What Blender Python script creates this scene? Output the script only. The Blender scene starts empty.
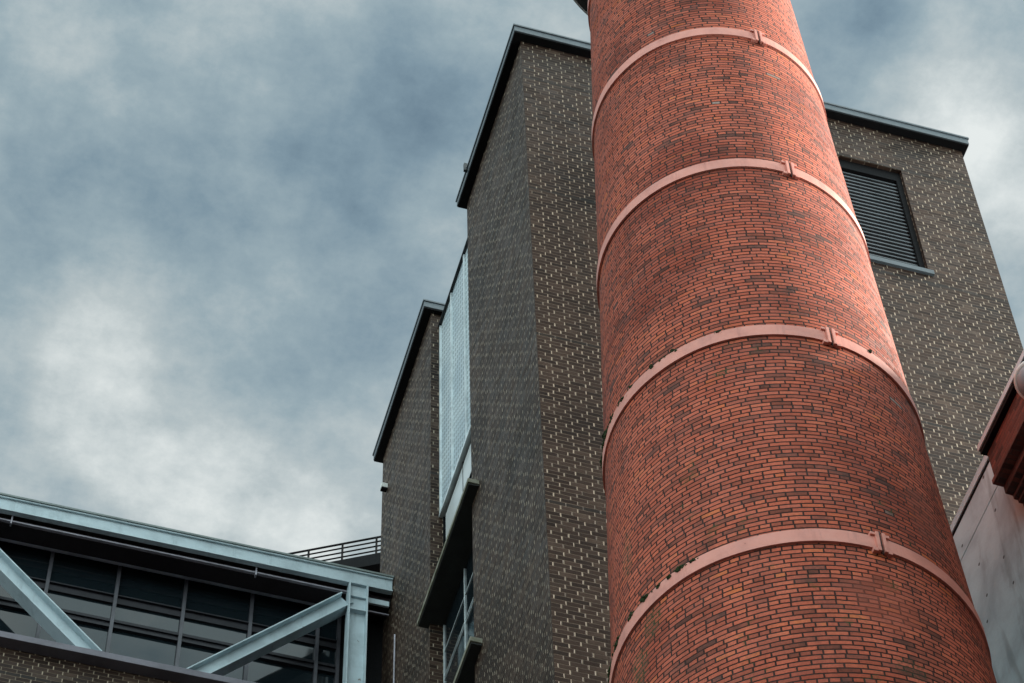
import bpy, bmesh, math, random
from mathutils import Vector, Matrix, noise
random.seed(7)
sc = bpy.context.scene
COL = sc.collection
EYE = 1.6          # camera height; all heights below are measured from the camera and shifted by EYE

# ------------------------------------------------------------------ camera (solved from the photograph)
F, PITCH, ROLL, YAW = 2719.9, 0.97228, -0.0397896, 0.317746
def to_uv(x, y): return (x*math.cos(YAW)+y*math.sin(YAW), -x*math.sin(YAW)+y*math.cos(YAW))
fw = Vector((0, math.cos(PITCH), math.sin(PITCH))); rt = Vector((1, 0, 0)); up = rt.cross(fw)
R2 = rt*math.cos(ROLL)+up*math.sin(ROLL); U2 = up*math.cos(ROLL)-rt*math.sin(ROLL)
def w3(v): a, b = to_uv(v.x, v.y); return Vector((a, b, v.z))
R3, U3, F3 = w3(R2), w3(U2), w3(fw)
def ray(px, py): return (F3*F+R3*(px-512)-U3*(py-341.5)).normalized()
cam = bpy.data.cameras.new('camera'); co = bpy.data.objects.new('camera', cam); COL.objects.link(co)
m = Matrix.Identity(4)
for i in range(3): m[i][0] = R3[i]; m[i][1] = U3[i]; m[i][2] = -F3[i]
m.translation = (0, 0, EYE); co.matrix_world = m
cam.sensor_width = 36; cam.lens = F/1024*36; cam.clip_end = 3000; cam.clip_start = 0.1
sc.camera = co

# ------------------------------------------------------------------ node helpers
class NT:
    def __init__(s, nt): s.nt = nt; s.n = nt.nodes; s.l = nt.links
    def node(s, typ, **k):
        n = s.n.new(typ)
        for a, b in k.items(): setattr(n, a, b)
        return n
    def put(s, sock, v):
        if v is None: return
        if isinstance(v, bpy.types.NodeSocket): s.l.new(v, sock)
        else: sock.default_value = v
    def m(s, op, a, b=None, c=None, clamp=False):
        n = s.node('ShaderNodeMath', operation=op); n.use_clamp = clamp
        s.put(n.inputs[0], a)
        if b is not None: s.put(n.inputs[1], b)
        if c is not None: s.put(n.inputs[2], c)
        return n.outputs[0]
    def vm(s, op, a, b=None):
        n = s.node('ShaderNodeVectorMath', operation=op); s.put(n.inputs[0], a)
        if b is not None: s.put(n.inputs[1], b)
        return n
    def mix(s, f, a, b, mode='MIX'):
        n = s.node('ShaderNodeMix', data_type='RGBA', blend_type=mode)
        s.put(n.inputs[0], f); s.put(n.inputs[6], a if isinstance(a, bpy.types.NodeSocket) else (*a, 1))
        s.put(n.inputs[7], b if isinstance(b, bpy.types.NodeSocket) else (*b, 1)); return n.outputs[2]
    def ss(s, v, a, b, lo=0., hi=1.):
        n = s.node('ShaderNodeMapRange', interpolation_type='SMOOTHSTEP')
        s.put(n.inputs[0], v); s.put(n.inputs[1], a); s.put(n.inputs[2], b); s.put(n.inputs[3], lo); s.put(n.inputs[4], hi); return n.outputs[0]
    def lin(s, v, a, b, lo=0., hi=1.):
        n = s.node('ShaderNodeMapRange'); s.put(n.inputs[0], v); s.put(n.inputs[1], a); s.put(n.inputs[2], b); s.put(n.inputs[3], lo); s.put(n.inputs[4], hi); return n.outputs[0]
    def noise(s, vec, scale, detail=4, rough=.55, dist=0., dims='3D'):
        n = s.node('ShaderNodeTexNoise', noise_dimensions=dims); s.put(n.inputs['Vector'], vec)
        n.inputs['Scale'].default_value = scale; n.inputs['Detail'].default_value = detail
        n.inputs['Roughness'].default_value = rough; n.inputs['Distortion'].default_value = dist; return n.outputs[0]
    def ramp(s, f, stops, interp='LINEAR'):
        n = s.node('ShaderNodeValToRGB'); r = n.color_ramp; r.interpolation = interp
        while len(r.elements) > 1: r.elements.remove(r.elements[-1])
        r.elements[0].position = stops[0][0]; r.elements[0].color = (*stops[0][1], 1)
        for p, c in stops[1:]: e = r.elements.new(p); e.color = (*c, 1)
        s.put(n.inputs[0], f); return n.outputs[0]
def newmat(name):
    mt = bpy.data.materials.new(name); mt.use_nodes = True
    t = NT(mt.node_tree); b = t.n['Principled BSDF']; return mt, t, b
def objco(t):
    return t.node('ShaderNodeTexCoord').outputs['Object']

def simple(name, c, rough=.5, metal=0., var=.15, nscale=3., c2=None, bump=0., spec=.5, streak=False):
    mt, t, b = newmat(name); oc = objco(t)
    if streak:
        mp = t.node('ShaderNodeMapping'); mp.inputs['Scale'].default_value = (1, 1, .12); t.l.new(oc, mp.inputs[0]); oc = mp.outputs[0]
    n = t.noise(oc, nscale, 6, .6)
    f = t.ss(n, .35, .68)
    c2 = c2 or tuple(x*(1-var*2) for x in c)
    col = t.mix(f, c, c2); t.l.new(col, b.inputs['Base Color'])
    b.inputs['Roughness'].default_value = rough; b.inputs['Metallic'].default_value = metal
    b.inputs['Specular IOR Level'].default_value = spec
    fine = t.noise(oc, nscale*14, 3, .6)
    r = t.lin(fine, .3, .7, max(.02, rough-.08), rough+.1); t.l.new(r, b.inputs['Roughness'])
    if bump:
        bp = t.node('ShaderNodeBump'); bp.inputs['Distance'].default_value = bump; bp.inputs['Strength'].default_value = .6
        t.l.new(fine, bp.inputs['Height']); t.l.new(bp.outputs[0], b.inputs['Normal'])
    return mt

def brick_mat(name, W, H, ramp, bed, head, mb, mh, header=0, offset=.5, jitter=.05, rough=.75, head_var=None,
              patch=None, lines=(), moss=False, bump=.006, spec=.4, stain_shade=None, rvar=.7, odd=None, third=False, streak=.3):
    mt, t, b = newmat(name)
    uv = t.node('ShaderNodeUVMap').outputs[0]; oc = objco(t)
    wob = t.node('ShaderNodeTexNoise'); t.l.new(oc, wob.inputs['Vector']); wob.inputs['Scale'].default_value = 9.; wob.inputs['Detail'].default_value = 3
    w = t.vm('SCALE', t.vm('SUBTRACT', wob.outputs[1], (.5, .5, .5)).outputs[0]); w.inputs['Scale'].default_value = .012
    sep = t.node('ShaderNodeSeparateXYZ'); t.l.new(t.vm('ADD', uv, w.outputs[0]).outputs[0], sep.inputs[0])
    x, y = sep.outputs[0], sep.outputs[1]
    yh = t.m('DIVIDE', y, H); row = t.m('FLOOR', yh); fy = t.m('FRACT', yh)
    wr = W
    if header:
        ish = t.m('LESS_THAN', t.m('FLOORED_MODULO', row, float(header)), .5)
        wr = t.m('MULTIPLY', t.m('SUBTRACT', 1., t.m('MULTIPLY', ish, .5)), W)
    wn1 = t.node('ShaderNodeTexWhiteNoise', noise_dimensions='1D'); t.l.new(row, wn1.inputs['W'])
    base_off = t.m('MULTIPLY', t.m('FLOORED_MODULO', row, 2.), offset)
    if third: base_off = t.m('MULTIPLY', t.m('FLOORED_MODULO', row, 2.), t.m('MULTIPLY', t.m('ADD', t.m('FLOORED_MODULO', t.m('FLOOR', t.m('DIVIDE', row, 2.)), 2.), 1.), .3333))
    off = t.m('ADD', base_off, t.m('MULTIPLY', wn1.outputs[0], jitter))
    xx = t.m('ADD', t.m('DIVIDE', x, wr), off); col = t.m('FLOOR', xx); fx = t.m('FRACT', xx)
    cmb = t.node('ShaderNodeCombineXYZ'); t.l.new(col, cmb.inputs[0]); t.l.new(row, cmb.inputs[1])
    wn = t.node('ShaderNodeTexWhiteNoise', noise_dimensions='2D'); t.l.new(cmb.outputs[0], wn.inputs['Vector'])
    sc3 = t.node('ShaderNodeSeparateColor'); t.l.new(wn.outputs['Color'], sc3.inputs[0])
    r1, r2, r3 = sc3.outputs
    dx = t.m('MULTIPLY', t.m('MINIMUM', fx, t.m('SUBTRACT', 1., fx)), wr)
    dy = t.m('MULTIPLY', t.m('MINIMUM', fy, t.m('SUBTRACT', 1., fy)), H)
    mbed = t.ss(dy, mb*.5+.0025, mb*.5-.0015); mhead = t.ss(dx, mh*.5+.0025, mh*.5-.0015)
    big = t.noise(oc, .55, 4, .6); mid = t.noise(oc, 2.2, 4, .6)
    rr = t.m('ADD', t.m('ADD', t.m('MULTIPLY', r1, .8), .1), t.m('MULTIPLY', t.m('SUBTRACT', mid, .5), rvar), clamp=True)
    c = t.ramp(rr, ramp)
    if odd: c = t.mix(t.m('GREATER_THAN', r2, 1-odd[0]), c, odd[1])
    fine = t.noise(oc, 40., 4, .65)
    c = t.mix(t.lin(fine, .3, .7, 0., .35), c, (.02, .015, .012)) if rough > .5 else t.mix(t.lin(fine, .3, .7, 0., .3), c, (.02, .02, .02))
    if patch:
        pf = t.m('MULTIPLY', t.ss(big, .46, .66), patch[1]); c = t.mix(pf, c, patch[0], 'MULTIPLY')
    smp = t.node('ShaderNodeMapping'); smp.inputs['Scale'].default_value = (1.8, 1.8, .16); t.l.new(oc, smp.inputs[0])
    sn = t.noise(smp.outputs[0], 1., 6, .65); c = t.mix(t.m('MULTIPLY', t.ss(sn, .5, .72), streak), c, (.02, .015, .012))
    # mortar: bed and head joints have their own tone
    hb = (.3, .3, .3)
    if head_var:
        hf = t.ss(r2, head_var[0], head_var[1]); hc = t.mix(hf, head_var[2], head)
    else: hc = t.mix(0., head, head)
    pert = t.noise(oc, 1.3, 3, .5)
    bedc = t.mix(t.ss(pert, .4, .65), bed, tuple(q*.6 for q in bed))
    c = t.mix(mbed, c, bedc)
    c = t.mix(t.m('MULTIPLY', mhead, t.m('SUBTRACT', 1., t.m('MULTIPLY', mbed, .7))), c, hc)
    osep = t.node('ShaderNodeSeparateXYZ'); t.l.new(oc, osep.inputs[0])
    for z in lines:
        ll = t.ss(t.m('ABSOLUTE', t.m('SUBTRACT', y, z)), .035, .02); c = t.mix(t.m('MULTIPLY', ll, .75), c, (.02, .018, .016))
    if stain_shade:
        for (cx, cy, cz, rx, rz, colr, amt) in stain_shade:
            d = t.vm('SUBTRACT', oc, (cx, cy, cz)).outputs[0]
            mp = t.node('ShaderNodeMapping'); mp.inputs['Scale'].default_value = (1/rx, 1/rx, 1/rz); t.l.new(d, mp.inputs[0])
            ln = t.vm('LENGTH', mp.outputs[0]).outputs['Value']
            sf = t.m('MULTIPLY', t.ss(t.m('ADD', ln, t.m('MULTIPLY', t.m('SUBTRACT', mid, .5), 1.6)), 1.05, .55), amt)
            if colr[1] > colr[0]*.85: sf = t.m('MULTIPLY', sf, t.m('ADD', .15, t.m('MULTIPLY', t.m('MAXIMUM', t.m('MAXIMUM', mbed, mhead), t.ss(fine, .5, .62)), .85)))
            c = t.mix(sf, c, colr)
    if moss:
        mn = t.noise(oc, 1.1, 5, .7, .6); mn2 = t.noise(oc, 9., 4, .7)
        low = t.ss(osep.outputs[2], 30., 20., .25, 1.)
        mf = t.m('MULTIPLY', t.m('MULTIPLY', t.ss(mn, .585, .67), t.ss(mn2, .45, .6)), low)
        mj = t.m('MULTIPLY', mf, t.m('ADD', t.m('MULTIPLY', t.m('MAXIMUM', mbed, mhead), .5), .45))
        c = t.mix(mj, c, (.05, .055, .018))
    t.l.new(c, b.inputs['Base Color'])
    b.inputs['Specular IOR Level'].default_value = spec
    t.l.new(t.lin(r3, 0, 1, rough-.12, rough+.1), b.inputs['Roughness'])
    hgt = t.m('SUBTRACT', t.m('ADD', t.m('MULTIPLY', r3, .35), t.m('MULTIPLY', fine, .35)), t.m('MULTIPLY', t.m('MAXIMUM', mbed, mhead), 1.2))
    bp = t.node('ShaderNodeBump'); bp.inputs['Distance'].default_value = bump; bp.inputs['Strength'].default_value = .9
    t.l.new(hgt, bp.inputs['Height']); t.l.new(bp.outputs[0], b.inputs['Normal'])
    return mt

# ------------------------------------------------------------------ materials
CX, CY = 8.1898, 16.255      # chimney axis
def crad(z): return 2.4832-.03067*z
def srad(z): return crad(z)-.012     # brick face, just inside the bands
M = {}
def cpt(px, py):   # point of the chimney surface seen at a pixel (first hit)
    d = ray(px, py)
    for i in range(4000):
        s = 20+i*.005; P = d*s
        if math.hypot(P.x-CX, P.y-CY) < crad(P.z): return P
    return P
st = []  # moss stains; the last two reds join rust wash and painted-in cast shade
for (px, py, rx, rz, c, a) in [(652, 622, .18, .30, (.045, .05, .018), .95), (640, 668, .16, .28, (.05, .055, .02), .9), (626, 560, .14, .5, (.07, .06, .025), .7), (893, 586, .12, .13, (.05, .06, .018), .8), (912, 668, .2, .14, (.045, .04, .02), .7), (722, 372, .12, .06, (.05, .055, .02), .8), (885, 600, .42, .5, (.30, .075, .045), .5), (925, 520, .3, .6, (.2, .06, .04), .45)]:
    P = cpt(px, py); st.append((P.x-CX, P.y-CY, P.z+EYE, rx, rz, c, a))
M['red'] = brick_mat('red_chimney_brick', .213, .0655,
    [(0, (.14, .045, .03)), (.09, (.27, .070, .042)), (.24, (.44, .100, .057)), (.5, (.57, .126, .070)), (.75, (.64, .145, .080)), (.92, (.70, .165, .080)), (1., (.74, .19, .065))],
    (.035, .014, .010), (.035, .014, .010), .0158, .015, odd=(.0012, (.38, .26, .22)), rvar=.95, header=6, jitter=.3, rough=.8, spec=.22, patch=((.50, .37, .33), .75), moss=True, bump=.010, stain_shade=st)
M['brown'] = brick_mat('dark_brown_brick', .226, .0775,
    [(0, (.018, .009, .006)), (.3, (.036, .019, .013)), (.6, (.054, .031, .022)), (.85, (.078, .048, .035)), (1., (.12, .08, .058))],
    (.16, .115, .08), (.46, .375, .28), .0095, .017, third=True, jitter=.07, rough=.58, rvar=1.0, head_var=(.0, .9, (.09, .068, .05)),
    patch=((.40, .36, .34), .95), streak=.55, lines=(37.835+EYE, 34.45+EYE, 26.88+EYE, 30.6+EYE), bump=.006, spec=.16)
M['oldred'] = brick_mat('old_red_brick', .213, .068,
    [(0, (.07, .03, .025)), (.4, (.20, .06, .045)), (1, (.33, .10, .07))], (.10, .05, .04), (.10, .05, .04), .01, .01, rough=.7, patch=((.5, .45, .45), .6), bump=.006)
def painted(name, c, grime, rust, gs, rs, amt=.5, rough=.42):
    mt, t, b = newmat(name); oc = objco(t)
    n = t.noise(oc, gs, 6, .65); mp = t.node('ShaderNodeMapping'); mp.inputs['Scale'].default_value = (6, 6, .8); t.l.new(oc, mp.inputs[0])
    n2 = t.noise(mp.outputs[0], 1.3, 5, .7); n3 = t.noise(oc, rs, 5, .75)
    col = t.mix(t.m('MULTIPLY', t.ss(n, .42, .68), amt), c, grime)
    col = t.mix(t.m('MULTIPLY', t.ss(n2, .52, .72), amt), col, grime)
    col = t.mix(t.ss(n3, .66, .72), col, rust); t.l.new(col, b.inputs['Base Color'])
    t.l.new(t.lin(n3, .3, .7, rough, rough+.25), b.inputs['Roughness'])
    bp = t.node('ShaderNodeBump'); bp.inputs['Distance'].default_value = .003; t.l.new(n3, bp.inputs['Height']); t.l.new(bp.outputs[0], b.inputs['Normal']); return mt
M['pink'] = painted('salmon_painted_steel', (.70, .27, .205), (.42, .15, .12), (.20, .06, .035), 2.2, 9.)
M['dark_metal'] = simple('dark_metal', (.03, .033, .036), .4, .3)
M['black'] = simple('black_painted_board', (.006, .006, .007), .75, 0, .1, spec=.15)
M['coping'] = simple('blue_grey_coping', (.095, .118, .135), .4, .1, .1, 2.)
M['pale_coping'] = simple('pale_metal_coping', (.60, .70, .74), .45, 0, .06, 2.)
M['coping_light'] = simple('galvanised_coping', (.48, .54, .56), .4, .3, .08, 2.)
M['steel'] = painted('pale_blue_steel', (.47, .575, .615), (.28, .35, .38), (.16, .12, .09), 1.7, 7., .55)
M['steel_edge'] = simple('weathered_steel_edge', (.20, .24, .23), .55, 0, .15)
M['plum'] = simple('plum_soffit', (.028, .022, .025), .7, 0, .15, 1., spec=.2)
M['pipe'] = simple('grey_pipe', (.40, .38, .43), .4, .2)
M['sill'] = simple('grey_plum_sill', (.16, .15, .18), .55, 0, .15, 2.)
M['frame'] = simple('dark_window_frame', (.022, .022, .028), .5, .1, spec=.3)
M['mullion'] = simple('grey_mullion', (.085, .085, .10), .45, .2)
M['lightframe'] = simple('pale_window_frame', (.78, .86, .88), .4, .2)
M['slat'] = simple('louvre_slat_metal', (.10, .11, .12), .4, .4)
M['ledge'] = simple('mossy_concrete_ledge', (.26, .25, .20), .85, 0, .2, 5., c2=(.13, .13, .08), bump=.006)
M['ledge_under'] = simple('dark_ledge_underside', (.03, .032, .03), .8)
M['darkred'] = simple('dark_red_bolt', (.05, .028, .025), .8)  # dark red-brown of the clasp bolts
M['asphalt'] = simple('asphalt', (.04, .04, .04), .9, 0, .2, 2., bump=.005)
M['gravel_roof'] = simple('grey_roof', (.16, .16, .16), .9, 0, .2, 2.)
M['lamp_glass'] = simple('grey_lamp_glass', (.27, .31, .33), .35, 0, .1, 2., spec=.4)
M['lamp_rim'] = simple('pale_lamp_rim', (.78, .80, .76), .4, 0, .08)
M['moss'] = simple('moss', (.03, .055, .010), .95, 0, .3, 30., c2=(.012, .02, .006), bump=.01)
def glass(name, col, ior, rough=.03):
    mt, t, b = newmat(name); oc = objco(t)
    b.inputs['Base Color'].default_value = (*col, 1); b.inputs['IOR'].default_value = ior
    n = t.noise(oc, 1.2, 2); bp = t.node('ShaderNodeBump'); bp.inputs['Distance'].default_value = .01; bp.inputs['Strength'].default_value = .15
    t.l.new(n, bp.inputs['Height']); t.l.new(bp.outputs[0], b.inputs['Normal'])
    d = t.noise(oc, 3., 5); t.l.new(t.lin(d, .3, .8, rough, rough+.08), b.inputs['Roughness']); return mt
M['glass'] = glass('window_glass', (.010, .016, .020), 1.52)
M['white_glass'] = glass('sky_painted_glass', (.72, .76, .76), 1.6, .1)  # bright sky in the panes is put into this pale base colour
def concrete():
    mt, t, b = newmat('board_marked_concrete'); oc = objco(t)
    n = t.noise(oc, .8, 6, .62, .4); n2 = t.noise(oc, 5., 6, .7)
    mp = t.node('ShaderNodeMapping'); mp.inputs['Scale'].default_value = (3., 3., .5); t.l.new(oc, mp.inputs[0])
    n3 = t.noise(mp.outputs[0], 1.2, 5, .6, .5)
    c = t.mix(t.ss(n, .4, .66), (.58, .72, .76), (.40, .50, .54))
    c = t.mix(t.m('MULTIPLY', t.ss(n3, .52, .7), .6), c, (.25, .30, .32))
    c = t.mix(t.m('MULTIPLY', t.ss(n2, .56, .75), .35), c, (.62, .62, .60))
    # tie holes and small pits in a loose grid
    uvn = t.node('ShaderNodeUVMap').outputs[0]
    v = t.node('ShaderNodeTexVoronoi', voronoi_dimensions='2D'); t.l.new(uvn, v.inputs['Vector']); v.inputs['Scale'].default_value = 1.6; v.inputs['Randomness'].default_value = .8
    h = t.ss(v.outputs['Distance'], .042, .028); c = t.mix(t.m('MULTIPLY', h, .85), c, (.04, .04, .04))
    t.l.new(c, b.inputs['Base Color']); b.inputs['Roughness'].default_value = .85
    bp = t.node('ShaderNodeBump'); bp.inputs['Distance'].default_value = .006
    t.l.new(t.m('SUBTRACT', n2, h), bp.inputs['Height']); t.l.new(bp.outputs[0], b.inputs['Normal']); return mt
M['concrete'] = concrete()
def meshscreen():
    mt, t, b = newmat('expanded_metal_mesh')
    uv = t.node('ShaderNodeUVMap').outputs[0]; s = t.node('ShaderNodeSeparateXYZ'); t.l.new(uv, s.inputs[0])
    a = t.m('ABSOLUTE', t.m('SUBTRACT', t.m('FRACT', t.m('MULTIPLY', s.outputs[0], 9.)), .5))
    yy = t.m('ADD', t.m('MULTIPLY', s.outputs[1], 7.), t.m('MULTIPLY', t.m('FLOORED_MODULO', t.m('FLOOR', t.m('MULTIPLY', s.outputs[0], 9.)), 2.), .5))
    c = t.m('ABSOLUTE', t.m('SUBTRACT', t.m('FRACT', yy), .5))
    hole = t.ss(t.m('ADD', a, c), .36, .28)
    n = t.noise(objco(t), 1.2, 4)
    col = t.mix(t.ss(n, .35, .65), (.56, .64, .66), (.44, .53, .57)); col = t.mix(t.m('MULTIPLY', hole, .9), col, (.14, .18, .20))
    t.l.new(col, b.inputs['Base Color']); b.inputs['Roughness'].default_value = .45; b.inputs['Metallic'].default_value = .25
    return mt
M['mesh'] = meshscreen()

# ------------------------------------------------------------------ mesh helpers
def box(bm, x0, x1, y0, y1, z0, z1):
    v = [bm.verts.new(p) for p in ((x0, y0, z0), (x1, y0, z0), (x1, y1, z0), (x0, y1, z0), (x0, y0, z1), (x1, y0, z1), (x1, y1, z1), (x0, y1, z1))]
    for f in ((3, 2, 1, 0), (4, 5, 6, 7), (0, 1, 5, 4), (1, 2, 6, 5), (2, 3, 7, 6), (3, 0, 4, 7)): bm.faces.new([v[i] for i in f])
def BX(*boxes):
    bm = bmesh.new()
    for b in boxes: box(bm, *b)
    return bm
def uvbox(bm):
    L = bm.loops.layers.uv.verify()
    for f in bm.faces:
        n = f.normal
        for l in f.loops:
            p = l.vert.co
            if abs(n.z) > .75: l[L].uv = (p.x, p.y)
            elif abs(n.x) > abs(n.y): l[L].uv = (p.y, p.z)
            else: l[L].uv = (p.x, p.z)
def obj(name, bm, mat, parent=None, bevel=0., smooth=False, shift=True, uv=True):
    """mesh given in scene coordinates (heights from the camera); linked, parented to an Empty with no rotation"""
    if shift: bmesh.ops.translate(bm, verts=bm.verts, vec=(0, 0, EYE))
    if bevel: bmesh.ops.bevel(bm, geom=bm.edges[:], offset=bevel, segments=2, affect='EDGES', profile=.6, clamp_overlap=True)
    bm.normal_update()
    if uv: uvbox(bm)
    if parent is not None:
        w = Vector(parent['_o']); bmesh.ops.translate(bm, verts=bm.verts, vec=-w)
    me = bpy.data.meshes.new(name); bm.to_mesh(me); bm.free()
    me.materials.append(mat)
    if smooth:
        for p in me.polygons: p.use_smooth = True
    o = bpy.data.objects.new(name, me); COL.objects.link(o)
    if parent is not None:
        o.parent = parent; o['_o'] = parent['_o']
    return o
def thing(name, label, cat, loc, group=None):
    o = bpy.data.objects.new(name, None); COL.objects.link(o); o.location = loc; o.empty_display_size = .5
    o['label'] = label; o['category'] = cat; o['_o'] = tuple(loc)
    if group: o['group'] = group
    return o
def tag(o, label, cat, group=None, kind=None):
    o['label'] = label; o['category'] = cat
    if group: o['group'] = group
    if kind: o['kind'] = kind
def tube(bm, a, b, r, seg=12):
    a, b = Vector(a), Vector(b); d = b-a
    mt = Matrix.Translation((a+b)/2) @ d.to_track_quat('Z', 'Y').to_matrix().to_4x4()
    bmesh.ops.create_cone(bm, cap_ends=True, segments=seg, radius1=r, radius2=r, depth=d.length, matrix=mt)
def ibeam(bm, x0, z0, x1, z1, depth, vf, width, tf=.022, tw=.016, ends=True):
    """I section from (x0,z0) to (x1,z1) (centre line); web faces the viewer; vf = front edge of the flanges"""
    d = Vector((x1-x0, 0, z1-z0)); L = d.length; d.normalize(); n = Vector((-d.z, 0, d.x)); c = Vector((x0, vf+width/2, z0))
    for (n0, n1, ww) in ((depth/2-tf, depth/2, width), (-depth/2, -depth/2+tf, width), (-depth/2+tf, depth/2-tf, tw)):
        vs = []
        for s in (0, L):
            for (nn, w) in ((n0, -ww/2), (n1, -ww/2), (n1, ww/2), (n0, ww/2)):
                vs.append(bm.verts.new(c+d*s+n*nn+Vector((0, w, 0))))
        fs = [(0, 1, 2, 3), (7, 6, 5, 4), (0, 4, 5, 1), (1, 5, 6, 2), (2, 6, 7, 3), (3, 7, 4, 0)]
        for f in fs: bm.faces.new([vs[i] for i in f])
    bmesh.ops.recalc_face_normals(bm, faces=bm.faces[:])

# ------------------------------------------------------------------ ground
g = obj('ground', BX((-400, 400, -400, 400, -.3, 0)), M['asphalt'], shift=False); g['kind'] = 'structure'

# ------------------------------------------------------------------ the chimney
ch = thing('brick_chimney', 'tall tapering round red brick chimney bound with salmon steel bands', 'chimney', (CX, CY, 0))
ZB = [20.10, 23.75, 27.42, 30.93, 34.55]         # lower edges of the five bands in view
BH = .185
def ring_shell(bm, prof, seg=160, uvN=None, wob=0.):
    L = bm.loops.layers.uv.verify(); rows = []
    for (r, z) in prof:
        row = []
        for i in range(seg):
            a = math.pi/2+2*math.pi*i/seg
            rr = r+(noise.noise(Vector((math.cos(a)*1.5, math.sin(a)*1.5, z*.8)))*wob if wob else 0)
            row.append(bm.verts.new((CX+rr*math.cos(a), CY+rr*math.sin(a), z)))
        rows.append(row)
    for j in range(len(rows)-1):
        for i in range(seg):
            k = (i+1) % seg; f = bm.faces.new((rows[j][i], rows[j][k], rows[j+1][k], rows[j+1][i]))
            if uvN:
                for l, (ii, jj) in zip(f.loops, ((i, j), (i+1, j), (i+1, j+1), (i, j+1))):
                    l[L].uv = (ii/seg*uvN, prof[jj][1]+EYE)
    return rows
bm = bmesh.new()
cuts = [-EYE-.1, 3.0, 9.0, 16.45]+[z+BH/2 for z in ZB]+[37.1]
for a, b in zip(cuts[:-1], cuts[1:]):
    N = round(2*math.pi*crad((a+b)/2)/.213)*.213
    nz = max(2, int((b-a)/.9)); ring_shell(bm, [(srad(a+(b-a)*i/nz), a+(b-a)*i/nz) for i in range(nz+1)], uvN=N, wob=.008)
obj('shaft', bm, M['red'], ch, smooth=True, uv=False)
# crown: stone platform ring with dark underside, brick drum above
bm = bmesh.new()
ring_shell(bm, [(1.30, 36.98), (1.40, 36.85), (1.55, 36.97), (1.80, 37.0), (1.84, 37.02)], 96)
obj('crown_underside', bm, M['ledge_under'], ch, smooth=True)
bm = bmesh.new(); ring_shell(bm, [(1.84, 37.02), (1.87, 37.02), (1.87, 37.14), (1.50, 37.2)], 96)
obj('crown_rim', bm, M['coping_light'], ch)
bm = bmesh.new(); N = round(2*math.pi*1.5/.213)*.213
ring_shell(bm, [(1.5, 37.16), (1.62, 37.9), (1.62, 38.7), (1.25, 38.72), (1.25, 37.3)], 96, uvN=N); obj('crown_brick', bm, M['red'], ch, uv=False)

def ang_at(px, py, z):
    d = ray(px, py); s = z/d.z; return math.atan2(d.y*s-CY, d.x*s-CX)
clasp_px = [(880, 545), (830, 338), (789, 171), (757, 39), None]
for k, zb in enumerate(ZB):
    bm = bmesh.new(); seg = 144; rows = []
    for i in range(seg):
        a = 2*math.pi*i/seg; r0 = crad(zb)-.012+noise.noise(Vector((math.cos(a)*2.5, math.sin(a)*2.5, zb)))*.004
        dz = noise.noise(Vector((math.cos(a)*2, math.sin(a)*2, zb+50)))*.012
        rr = r0-.03067*BH*.5
        rows.append([bm.verts.new((CX+q*math.cos(a), CY+q*math.sin(a), zb+h+dz)) for q, h in ((r0, 0), (r0+.026, 0), (rr+.026, BH), (rr, BH))])
    for i in range(seg):
        A, B = rows[i], rows[(i+1) % seg]
        for j in range(4): bm.faces.new((A[j], B[j], B[(j+1) % 4], A[(j+1) % 4]))
    bd = obj('steel_band', bm, M['pink'], ch)
    a = ang_at(*clasp_px[k], zb+BH/2) if clasp_px[k] else -1.3
    er, et = Vector((math.cos(a), math.sin(a), 0)), Vector((-math.sin(a), math.cos(a), 0))
    O = Vector((CX, CY, 0))+er*(crad(zb)+.014)
    def lb(bm, t0, t1, r0, r1, z0, z1):
        vs = [bm.verts.new(O+et*t+er*r+Vector((0, 0, z))) for t, r, z in ((t0, r0, z0), (t1, r0, z0), (t1, r1, z0), (t0, r1, z0), (t0, r0, z1), (t1, r0, z1), (t1, r1, z1), (t0, r1, z1))]
        for f in ((3, 2, 1, 0), (4, 5, 6, 7), (0, 1, 5, 4), (1, 2, 6, 5), (2, 3, 7, 6), (3, 0, 4, 7)): bm.faces.new([vs[i] for i in f])
    bm = bmesh.new()
    for sg in (-1, 1):
        a_, b_ = sorted((sg*.016, sg*.052)); lb(bm, a_, b_, -.02, .03, zb-.05, zb+BH+.05)
        a_, b_ = sorted((sg*.0521, sg*.10)); lb(bm, a_, b_, -.03, .022, zb-.06, zb-.012); lb(bm, a_, b_, -.03, .018, zb+BH+.006, zb+BH+.045)
    cl = obj('clasp', bm, M['pink'], bd, bevel=.004)
    bm = bmesh.new()
    tube(bm, O+er*.012+Vector((0, 0, zb-.09)), O+er*.012+Vector((0, 0, zb+BH+.075)), .008, 10)
    obj('bolt', bm, M['darkred'], bd, smooth=True)

# moss along the tops of the two lowest bands
def moss(zb, spots, label):
    rnd = random.Random(int(zb*10)); bm = bmesh.new(); zt = zb+BH
    for (px, py, ln) in spots:
        a0 = ang_at(px, py, zt)
        n = max(6, int(ln/.008)); R = crad(zt)+.01
        for i in range(n):
            a = a0+((i+.5)/n-.5)*ln/R+rnd.uniform(-.004, .004)
            s = rnd.uniform(.012, .034)*(1-.5*abs((i+.5)/n-.5)*2)
            mt = Matrix.Translation((CX+(R-rnd.uniform(-.004, .022))*math.cos(a), CY+(R-rnd.uniform(-.004, .022))*math.sin(a), zt+rnd.uniform(-.03, .03)*(1-abs((i+.5)/n-.5))))
            res = bmesh.ops.create_icosphere(bm, subdivisions=2, radius=s, matrix=mt)
            for v in res['verts']: v.co += Vector((rnd.uniform(-1, 1), rnd.uniform(-1, 1), rnd.uniform(-1, 1)))*s*.35
    o = obj('moss', bm, M['moss']); tag(o, label, 'moss', kind='stuff')
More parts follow.
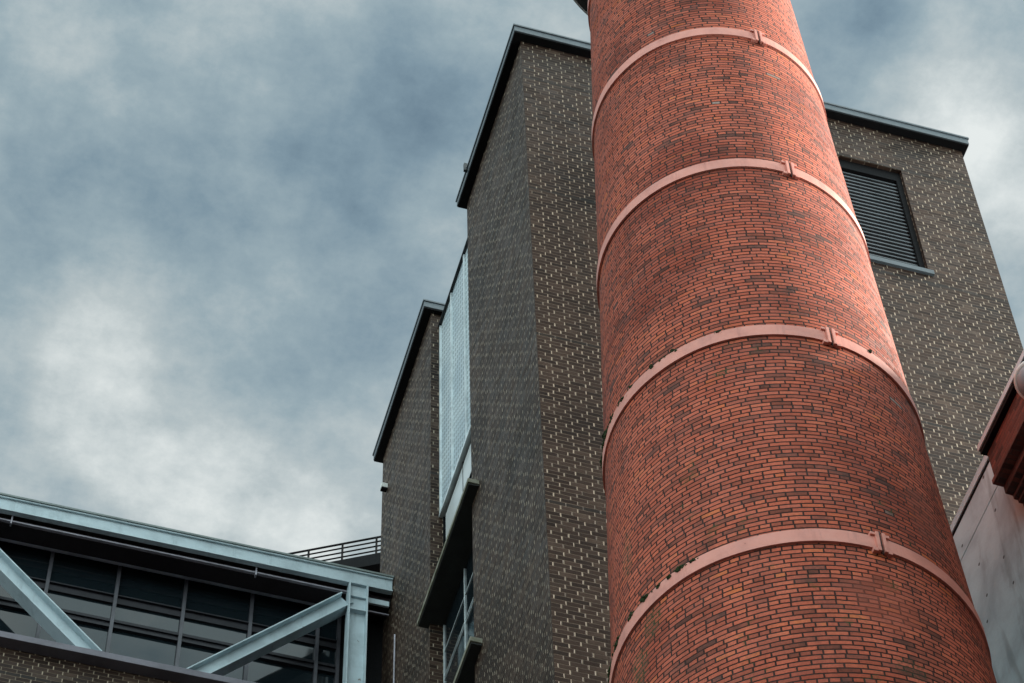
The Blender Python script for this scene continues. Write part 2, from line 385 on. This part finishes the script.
moss(ZB[0], [(643, 597, .22), (657, 584, .07), (668, 575, .06), (679, 567, .17), (693, 558, .10), (616, 645, .30), (610, 674, .42), (627, 615, .12)],
     'dark green moss clumps along the top edge of the lowest band in view')
moss(ZB[1], [(672, 350, .10), (661, 357, .09), (649, 366, .07), (629, 387, .09), (620.5, 400, .13), (610.5, 418, .13), (605, 438, .4), (716, 330, .08), (871, 350, .05), (602.5, 462, .2)],
     'small dark moss tufts on the second lowest salmon band')

# ------------------------------------------------------------------ brown brick building behind the chimney
u0, v0 = 6.80, 19.6
B = thing('brown_brick_building', 'dark brown brick tower block with slim metal copings behind the red chimney', 'building', (u0, v0, 0))
zt = 39.0; g0 = -EYE-.05
oL, oR, oB, oT = 8.05, 13.19, 34.78, 37.82
obj('tower_wall', BX((u0, 14.44, 20.0, 22.8, g0, zt),
    (u0, 14.44, v0, 19.9995, g0, oB), (u0, 14.44, v0, 19.9995, oT, zt), (u0, oL, v0, 19.9995, oB+.0002, oT-.0002), (oR, 14.44, v0, 19.9995, oB+.0002, oT-.0002)), M['brown'], B)
obj('rear_wall', BX((u0, 14.44, 25.07, 28.3, g0, zt)), M['brown'], B)
obj('recess_wall', BX((7.10, 14.40, 22.7, 25.2, g0, 38.4)), M['black'], B)
def coping(x0, x1, y0, y1, z, name='coping'):
    c = obj(name, BX((x0, x1, y0, y1, z+.035, z+.215), (x0-.018, x1+.018, y0-.018, y1+.018, z+.19, z+.235)), M['coping'], B, bevel=.006)
    obj('soffit', BX((x0+.01, x1-.01, y0+.01, y1-.01, z-.0, z+.04)), M['black'], c)
    return c
coping(u0-.15, 14.53, v0-.15, 22.90, 39.0); coping(u0-.15, 14.53, 24.98, 28.42, 39.0)
obj('coping_clip', BX((u0-.21, u0-.12, 22.22, 22.27, 39.12, 39.34)), M['dark_metal'], B)
# louvre
lv = obj('louvre_vent', BX((oL, oR, 19.92, 19.995, oB, oT)), M['black'], B)
obj('frame', BX((oL, oL+.09, 19.67, 19.92, oB, oT), (oR-.09, oR, 19.67, 19.92, oB, oT), (oL+.09, oR-.09, 19.67, 19.92, oT-.26, oT), (oL+.09, oR-.09, 19.68, 19.92, oB, oB+.05)), M['black'], lv)
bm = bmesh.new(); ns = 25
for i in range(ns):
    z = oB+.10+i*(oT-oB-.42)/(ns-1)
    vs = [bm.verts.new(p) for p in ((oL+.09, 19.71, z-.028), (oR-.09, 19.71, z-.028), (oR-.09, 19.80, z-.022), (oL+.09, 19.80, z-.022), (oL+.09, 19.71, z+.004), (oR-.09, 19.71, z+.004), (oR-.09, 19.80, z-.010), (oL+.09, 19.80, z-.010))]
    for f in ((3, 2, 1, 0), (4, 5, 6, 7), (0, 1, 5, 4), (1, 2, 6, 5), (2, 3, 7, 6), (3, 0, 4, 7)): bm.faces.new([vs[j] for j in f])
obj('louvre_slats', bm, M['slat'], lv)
obj('sill', BX((oL-.06, oR+.06, v0-.05, 19.67, oB-.11, oB-.0005)), M['coping'], B, bevel=.005)
# recess: mesh screen, windows, ledges
P_ = 6.97
ms = obj('mesh_screen', BX((P_, P_+.03, 22.72, 25.06, 33.40, 38.62)), M['mesh'], B)
for v in (22.86, 23.54, 24.34, 25.035): obj('mullion', BX((P_-.03, P_-.001, v-.022, v+.022, 33.42, 38.60)), M['lightframe'], ms)
obj('top_rail', BX((P_-.05, P_+.06, 22.72, 25.06, 38.622, 38.65)), M['dark_metal'], ms)
obj('bottom_rail', BX((P_-.035, P_+.05, 22.72, 25.06, 33.33, 33.398)), M['lightframe'], ms)
def recess_window(z0, z1, trans, pale, fm='lightframe'):
    w = obj('recess_window', BX((P_+.045, P_+.06, 22.72, 25.06, z0, z1)), M['glass'], B)
    if pale: obj('pane', BX((P_+.03, P_+.044, 22.75, 24.9, pale[0], pale[1])), M['white_glass'], w)
    fr = [(P_+.026, P_+.043, v-.010, v+.010, z0, z1) for v in (22.9, 23.925, 25.03)]
    for z in trans:
        for a, b in ((22.74, 22.88), (22.92, 23.905), (23.945, 25.01)): fr.append((P_+.032, P_+.043, a, b, z-.008, z+.008))
    for q in fr: obj('frame_bar', BX(q), M[fm], w)
    return w
recess_window(30.90, 33.32, (33.25, 32.95, 32.72, 32.50), (32.52, 33.22), 'black')
recess_window(27.45, 30.74, (30.13, 29.58, 29.50, 28.3), None)
recess_window(24.0, 27.29, (26.8, 26.2, 26.12, 25.0), None)
for zz in (30.83, 27.38, 23.93):
    l = obj('concrete_ledge', BX((u0-.17, 7.09, 22.42, 25.19, zz-.04, zz+.05)), M['ledge'], B, bevel=.008)
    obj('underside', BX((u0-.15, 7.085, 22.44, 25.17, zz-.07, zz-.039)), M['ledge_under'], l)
wl = obj('wall_light', BX((u0-.12, u0, 27.87, 27.97, 37.60, 37.72)), M['lamp_rim'], B, bevel=.012)
obj('lens', BX((u0-.115, u0-.01, 27.875, 27.965, 37.57, 37.597)), M['black'], wl)
bm = bmesh.new(); tube(bm, (u0-.03, 27.06, 20), (u0-.03, 27.06, 32.75), .014); obj('conduit', bm, M['pipe'], B, smooth=True)

# ------------------------------------------------------------------ glazed building with the pale steel truss
T = thing('glazed_building', 'glazed building with pale blue steel truss over a brown brick base', 'building', (0, 27.3, 0))
vf = 27.3; LX = -9.0
obj('brick_wall', BX((LX, u0-.002, 27.5, 36, g0, 31.14)), M['brown'], T)
obj('sill', BX((LX, u0-.004, vf, 28.5, 31.142, 31.27)), M['sill'], T, bevel=.006)
obj('roof', BX((LX, u0-.004, 27.46, 36, 34.38, 34.475)), M['gravel_roof'], T)
obj('rear_wall', BX((LX, u0-.004, 35.7, 35.99, 31.15, 34.39), (LX, LX+.3, 28.5, 35.69, 31.15, 34.39)), M['brown'], T)
bm = bmesh.new(); ibeam(bm, LX, 34.275, 6.80-.02, 34.275, .33, vf+.0, .09, .03, .02)
obj('roof_beam', bm, M['steel'], T)
obj('roof_edge', BX((LX, u0-.01, vf-.02, 27.6, 34.442, 34.485)), M['steel_edge'], T, bevel=.004)
obj('soffit', BX((LX, u0-.01, 27.47, 27.78, 33.99, 34.12)), M['plum'], T)
obj('ceiling', BX((LX, u0-.01, 27.785, 28.6, 34.32, 34.395)), M['black'], T)
obj('edge_angle', BX((LX, 6.2, 27.42, 27.468, 34.0, 34.03)), M['pipe'], T)
bm = bmesh.new(); tube(bm, (LX, 27.83, 34.06), (5.75, 27.83, 34.06), .055, 16)
pp = obj('pipe', bm, M['pipe'], T, smooth=True)
for x in (.6, 4.55): obj('bracket', BX((x-.012, x+.012, 27.40, 27.47, 33.93, 34.12)), M['pipe'], T)
# column, braces
bm = bmesh.new(); ibeam(bm, 6.21, g0, 6.21, 34.10, .315, vf-.05, .22, .022, .018)
cm = obj('column', bm, M['steel'], T)
obj('gusset', BX((6.075, 6.345, vf-.04, vf+.04, 33.42, 33.45)), M['steel'], cm)
obj('cover_plate', BX((6.075, 6.345, vf+.01, vf+.045, 33.80, 33.94)), M['steel'], cm)
obj('splice_plate', BX((6.38, 6.74, vf+.06, vf+.10, 33.78, 33.90)), M['steel'], T)
obj('edge_strip', BX((6.38, 6.74, vf+.06, vf+.09, 33.56, 33.585)), M['sill'], T)
bm = bmesh.new(); ibeam(bm, -1.26, 34.8, 2.205, 31.20, .30, vf+.02, .25); 
# trim the brace between sill and roof beam
def trim(bm, lo, hi):
    for z, n in ((lo, (0, 0, -1)), (hi, (0, 0, 1))):
        r = bmesh.ops.bisect_plane(bm, geom=bm.verts[:]+bm.edges[:]+bm.faces[:], plane_co=(0, 0, z), plane_no=n, clear_outer=True)
        bmesh.ops.edgeloop_fill(bm, edges=[e for e in r['geom_cut'] if isinstance(e, bmesh.types.BMEdge)])
trim(bm, 31.272, 34.12); obj('diagonal_brace', bm, M['steel'], T)
bm = bmesh.new()
A0, A1 = Vector((3.70, 31.27)), Vector((6.04, 33.66))
# centre line 0.12 below the upper flange line (3.60,31.30)-(5.77,33.67)
dx_, dz_ = 5.768-3.606, 33.666-31.302; Ld = math.hypot(dx_, dz_); nx_, nz_ = dz_/Ld, -dx_/Ld
ibeam(bm, 3.606+nx_*.14-dx_*.1, 31.302+nz_*.14-dz_*.1, 3.606+nx_*.14+dx_*1.08, 31.302+nz_*.14+dz_*1.08, .28, vf+.02, .22)
trim(bm, 31.272, 34.12); obj('diagonal_brace', bm, M['steel'], T)
# glazing
VG = 28.0
us = [-8.5+i*1.1 for i in range(0, 13)]; us = [u for u in us if u < 4.8]
us = [4.62-1.088*i for i in range(12)][::-1]+[5.72, 6.07]
rnd = random.Random(3)
for a, b in zip(us[:-1], us[1:]):
    bm = bmesh.new(); box(bm, a+.02, b-.02, VG+.03, VG+.045, 31.3, 34.31)
    for v in bm.verts: v.co.y += rnd.uniform(-.003, .003)
    w = obj('window', bm, M['glass'], T)
    fr = [(b-.028, b+.028, VG-.05, VG+.03, 31.3, 34.31)]
    tr = []
    for (z0, z1, d) in ((33.24, 33.38, .02), (33.385, 33.41, -.02), (32.64, 32.68, 0), (32.77, 32.83, 0), (32.682, 32.768, .03), (31.62, 31.70, 0)):
        tr.append((a+.030, b-.030, VG-.03+d, VG+.029, z0, z1))
    obj('mullion', BX(*fr), M['mullion'], w)
    for q in tr: obj('transom', BX(q), M['frame'], w)
obj('dark_opening_sheet', BX((6.10, 6.7990, VG-.02, VG+.05, 31.3, 34.31)), M['black'], T)  # black sheet painted in for the dark unglazed recess beside the column

# ------------------------------------------------------------------ railed walkway beyond the glazed roof
def onray(px, py, v): d = ray(px, py); s = v/d.y; return d*s
ax = YAW  # walkway direction in plan
al = math.radians(-10.5)-YAW
dr = Vector((-math.cos(al), -math.sin(al), 0))      # runs to the left
top = onray(383, 534.3, 31.0); Hd = Vector((top.x, top.y, 0))
def zat(px, py): d = ray(px, py); return d.z*Hd.length/math.hypot(d.x, d.y)
zr, zd, zu = zat(383, 534.3), zat(383, 552), zat(383, 563)
K = thing('roof_walkway', 'railed dark steel walkway above the glazed roofline beside the dark brick wall', 'walkway', (Hd.x, Hd.y, zu+EYE))
pn = Vector((-dr.y, dr.x, 0))
if pn.y < 0: pn = -pn
def wb(bm, s0, s1, w0, w1, z0, z1):
    vs = [bm.verts.new(Hd+dr*s+pn*w+Vector((0, 0, z))) for s, w, z in ((s0, w0, z0), (s1, w0, z0), (s1, w1, z0), (s0, w1, z0), (s0, w0, z1), (s1, w0, z1), (s1, w1, z1), (s0, w1, z1))]
    for f in ((3, 2, 1, 0), (4, 5, 6, 7), (0, 1, 5, 4), (1, 2, 6, 5), (2, 3, 7, 6), (3, 0, 4, 7)): bm.faces.new([vs[i] for i in f])
    bmesh.ops.recalc_face_normals(bm, faces=bm.faces[:])
bm = bmesh.new(); wb(bm, -3, 7, 0, 1.2, zu, zd); obj('deck', bm, M['black'], K)
sp = (Hd-Vector((onray(345, 541, 31).x, 0, 0)))
sps = .66
for side in (0.02, 1.15):
    bm = bmesh.new()
    for i in range(4):
        z = zd+(zr-zd)*(i+1)/4-(0.006 if i < 3 else 0)
        wb(bm, -3, 7, side, side+.03, z-(.012 if i < 3 else .03), z)
    obj('railing', bm, M['black'], K)
    for j in range(-4, 10):
        bm = bmesh.new(); s = .13+j*sps; wb(bm, s-.017, s+.017, side-.005, side+.035, zd, zr-.031); obj('post', bm, M['black'], K)
for s in (.35, 3.0, 6.0):
    bm = bmesh.new(); wb(bm, s-.03, s+.03, .1, .16, 34.50, zu); wb(bm, s-.03, s+.03, 1.0, 1.06, 34.50, zu); obj('support', bm, M['coping_light'], K)

# ------------------------------------------------------------------ concrete wing and old red brick building on the right
C_ = thing('concrete_building', 'grey board marked concrete building with pale metal coping', 'building', (11.45, 16.3, 0))
cw = obj('wall', BX((11.45, 20, 16.31, 19.58, g0, 25.262), (11.45, 20, 16.31, 19.58, 25.282, 25.775), (11.48, 19.97, 16.34, 19.55, 25.261, 25.283)), M['concrete'], C_)
obj('coping', BX((11.425, 20.02, 16.305, 18.00, 25.815, 25.935), (11.425, 20.02, 18.01, 19.585, 25.815, 25.935)), M['pale_coping'], C_, bevel=.004)
obj('coping_gap', BX((11.44, 20.01, 16.312, 19.582, 25.777, 25.814)), M['black'], C_)
Rb = thing('red_brick_building', 'old red brick building with stepped corbelled cornice at the right edge', 'building', (11.45, 10, 0))
ys, ye = -6, 16.3
obj('wall', BX((11.46, 22, ys, ye, g0, 24.12)), M['oldred'], Rb)
prof = [(11.08, 25.09), (11.09, 24.62), (11.04, 24.57), (11.04, 24.50), (11.17, 24.49), (11.17, 24.37), (11.26, 24.36), (11.26, 24.30), (11.31, 24.295), (11.31, 24.25), (11.36, 24.245), (11.36, 24.20), (11.41, 24.195), (11.41, 24.15), (11.45, 24.145), (11.45, 24.10), (21.9, 24.10), (21.9, 25.09)]
bm = bmesh.new()
a = [bm.verts.new((x, ys, z)) for x, z in prof]; b = [bm.verts.new((x, ye, z)) for x, z in prof]
bm.faces.new(a); bm.faces.new(b[::-1])
for i in range(len(prof)): j = (i+1) % len(prof); bm.faces.new((a[i], b[i], b[j], a[j]))
bmesh.ops.recalc_face_normals(bm, faces=bm.faces[:])
obj('corbelled_cornice', bm, M['oldred'], Rb)
obj('roof_edge', BX((10.995, 22.05, ys-.05, ye+.05, 25.17, 25.26)), M['pale_coping'], Rb, bevel=.005)
obj('roof_edge_underside', BX((11.01, 22.0, ys-.03, ye+.03, 25.095, 25.168)), M['black'], Rb)
# globe lamp under the eaves
gp = onray(1037, 381, 15.05)
Gl = thing('globe_lamp', 'grey glass globe lamp with pale rim under the red brick eaves', 'lamp', (gp.x, gp.y, gp.z+EYE))
def sphere(c, r, lo=-9, hi=9):
    bm = bmesh.new(); bmesh.ops.create_uvsphere(bm, u_segments=48, v_segments=24, radius=r, matrix=Matrix.Translation(c)); return bm
obj('globe', sphere(gp, .225), M['lamp_glass'], Gl, smooth=True)
bm = bmesh.new(); n = 48
for i in range(n):
    pass
tv = (Vector((0, 0, 0))-gp).normalized(); q = (Vector((.55, .2, .9))).normalized()
mt = Matrix.Translation(gp) @ q.to_track_quat('Z', 'Y').to_matrix().to_4x4()
R_, r_ = .232, .035; vs = []
for i in range(n):
    a = 2*math.pi*i/n; vs.append([bm.verts.new(mt @ Vector(((R_+r_*math.cos(b))*math.cos(a), (R_+r_*math.cos(b))*math.sin(a), r_*math.sin(b)))) for b in [2*math.pi*j/10 for j in range(10)]])
for i in range(n):
    for j in range(10): bm.faces.new((vs[i][j], vs[(i+1) % n][j], vs[(i+1) % n][(j+1) % 10], vs[i][(j+1) % 10]))
obj('rim', bm, M['lamp_rim'], Gl, smooth=True)
bm = bmesh.new(); tube(bm, gp+Vector((.02, 0, .05)), (11.6, gp.y, 24.6), .03); obj('arm', bm, M['dark_metal'], Gl, smooth=True)

# ------------------------------------------------------------------ light
SUN_AZ = math.radians(-5.); SUN_EL = math.radians(34)      # azimuth measured from +X towards +Y
sd = Vector((math.cos(SUN_AZ)*math.cos(SUN_EL), math.sin(SUN_AZ)*math.cos(SUN_EL), math.sin(SUN_EL)))
sl = bpy.data.lights.new('sun', 'SUN'); sl.energy = 5.0; sl.angle = math.radians(9); sl.color = (1., .90, .78)
so = bpy.data.objects.new('sun', sl); COL.objects.link(so); so.rotation_euler = sd.to_track_quat('Z', 'Y').to_euler(); so.location = (60, -10, 60)

wd = bpy.data.worlds.new('World'); sc.world = wd; wd.use_nodes = True
t = NT(wd.node_tree); bg = t.n['Background']
sky = t.node('ShaderNodeTexSky', sky_type='NISHITA'); sky.sun_disc = False; sky.sun_elevation = SUN_EL
sky.sun_rotation = math.pi/2-SUN_AZ
skyc = t.vm('SCALE', sky.outputs[0]); skyc.inputs['Scale'].default_value = .9
dirv = t.node('ShaderNodeTexCoord').outputs['Generated']
s = t.node('ShaderNodeSeparateXYZ'); t.l.new(dirv, s.inputs[0])
zc = t.m('MAXIMUM', s.outputs[2], .12)
cv = t.node('ShaderNodeCombineXYZ'); t.l.new(t.m('DIVIDE', s.outputs[0], zc), cv.inputs[0]); t.l.new(t.m('DIVIDE', s.outputs[1], zc), cv.inputs[1])
cl = t.noise(cv.outputs[0], 11., 12, .64, .0); cl2 = t.noise(cv.outputs[0], 3.6, 3, .5)
vo = t.node('ShaderNodeTexVoronoi', feature='SMOOTH_F1'); vo.inputs['Scale'].default_value = 16.; vo.inputs['Smoothness'].default_value = .8
wv = t.vm('SCALE', t.node('ShaderNodeTexNoise').outputs[1]); wv.inputs['Scale'].default_value = .05
nn = wv.inputs[0].links[0].from_node; nn.inputs['Scale'].default_value = 14.; nn.inputs['Detail'].default_value = 6; t.l.new(cv.outputs[0], nn.inputs['Vector'])
t.l.new(t.vm('ADD', cv.outputs[0], wv.outputs[0]).outputs[0], vo.inputs['Vector'])
val = t.m('ADD', t.m('MULTIPLY', cl, .72), t.m('MULTIPLY', cl2, .42))
val = t.m('ADD', val, t.m('MULTIPLY', t.m('SUBTRACT', .42, vo.outputs['Distance']), .16))
val = t.m('SUBTRACT', val, .07)
def dcoord(px, py): d = ray(px, py); return (d.x/d.z, d.y/d.z, 0)
for (px, py, rad, amt) in [(140, 350, .05, .10), (200, 450, .05, .10), (300, 500, .06, .14), (30, 440, .06, .12), (400, 420, .04, .06), (980, 110, .06, .15), (1000, 230, .06, .10), (920, 70, .03, .06), (870, 15, .025, -.18), (840, 60, .02, .05), (230, 60, .08, -.04), (60, 180, .06, -.07), (400, 120, .05, -.05), (120, 60, .05, .04), (330, 200, .05, -.03), (380, 360, .04, .05), (60, 10, .03, .05)]:
    dd = t.vm('DISTANCE', cv.outputs[0], dcoord(px, py)).outputs['Value']
    gss = t.ss(dd, rad*1.5, 0., 0., amt); val = t.m('ADD', val, gss)
cc = t.ramp(val, [(.24, (.068, .104, .130)), (.36, (.108, .154, .180)), (.48, (.165, .212, .228)), (.60, (.255, .288, .288)), (.76, (.42, .44, .425))])
# the overcast behind the camera is brighter than the part of the sky in view
fd = t.m('DOT_PRODUCT' if False else 'ADD', t.m('MULTIPLY', s.outputs[0], F3.x), t.m('MULTIPLY', s.outputs[1], F3.y))
br = t.ss(fd, .30, -.35, 1., 4.4)
brc = t.node('ShaderNodeCombineXYZ')
for i, wb_ in enumerate((1., .96, .90)): t.l.new(t.m('ADD', 1., t.m('MULTIPLY', t.m('SUBTRACT', br, 1.), wb_)), brc.inputs[i])
cb = t.vm('MULTIPLY', cc, brc.outputs[0]).outputs[0]
cb = t.vm('SCALE', cb); cb.inputs['Scale'].default_value = 10.
# clouds at radiance x10, sky texture at its own, background strength 0.1
mixn = t.mix(.90, skyc.outputs[0], cb.outputs[0])
t.l.new(mixn, bg.inputs['Color']); bg.inputs['Strength'].default_value = .1

sc.view_settings.view_transform = 'Standard'; sc.view_settings.look = 'None'; sc.view_settings.gamma = 1; sc.view_settings.exposure = 1.0
for o in bpy.data.objects:
    if '_o' in o: del o['_o']
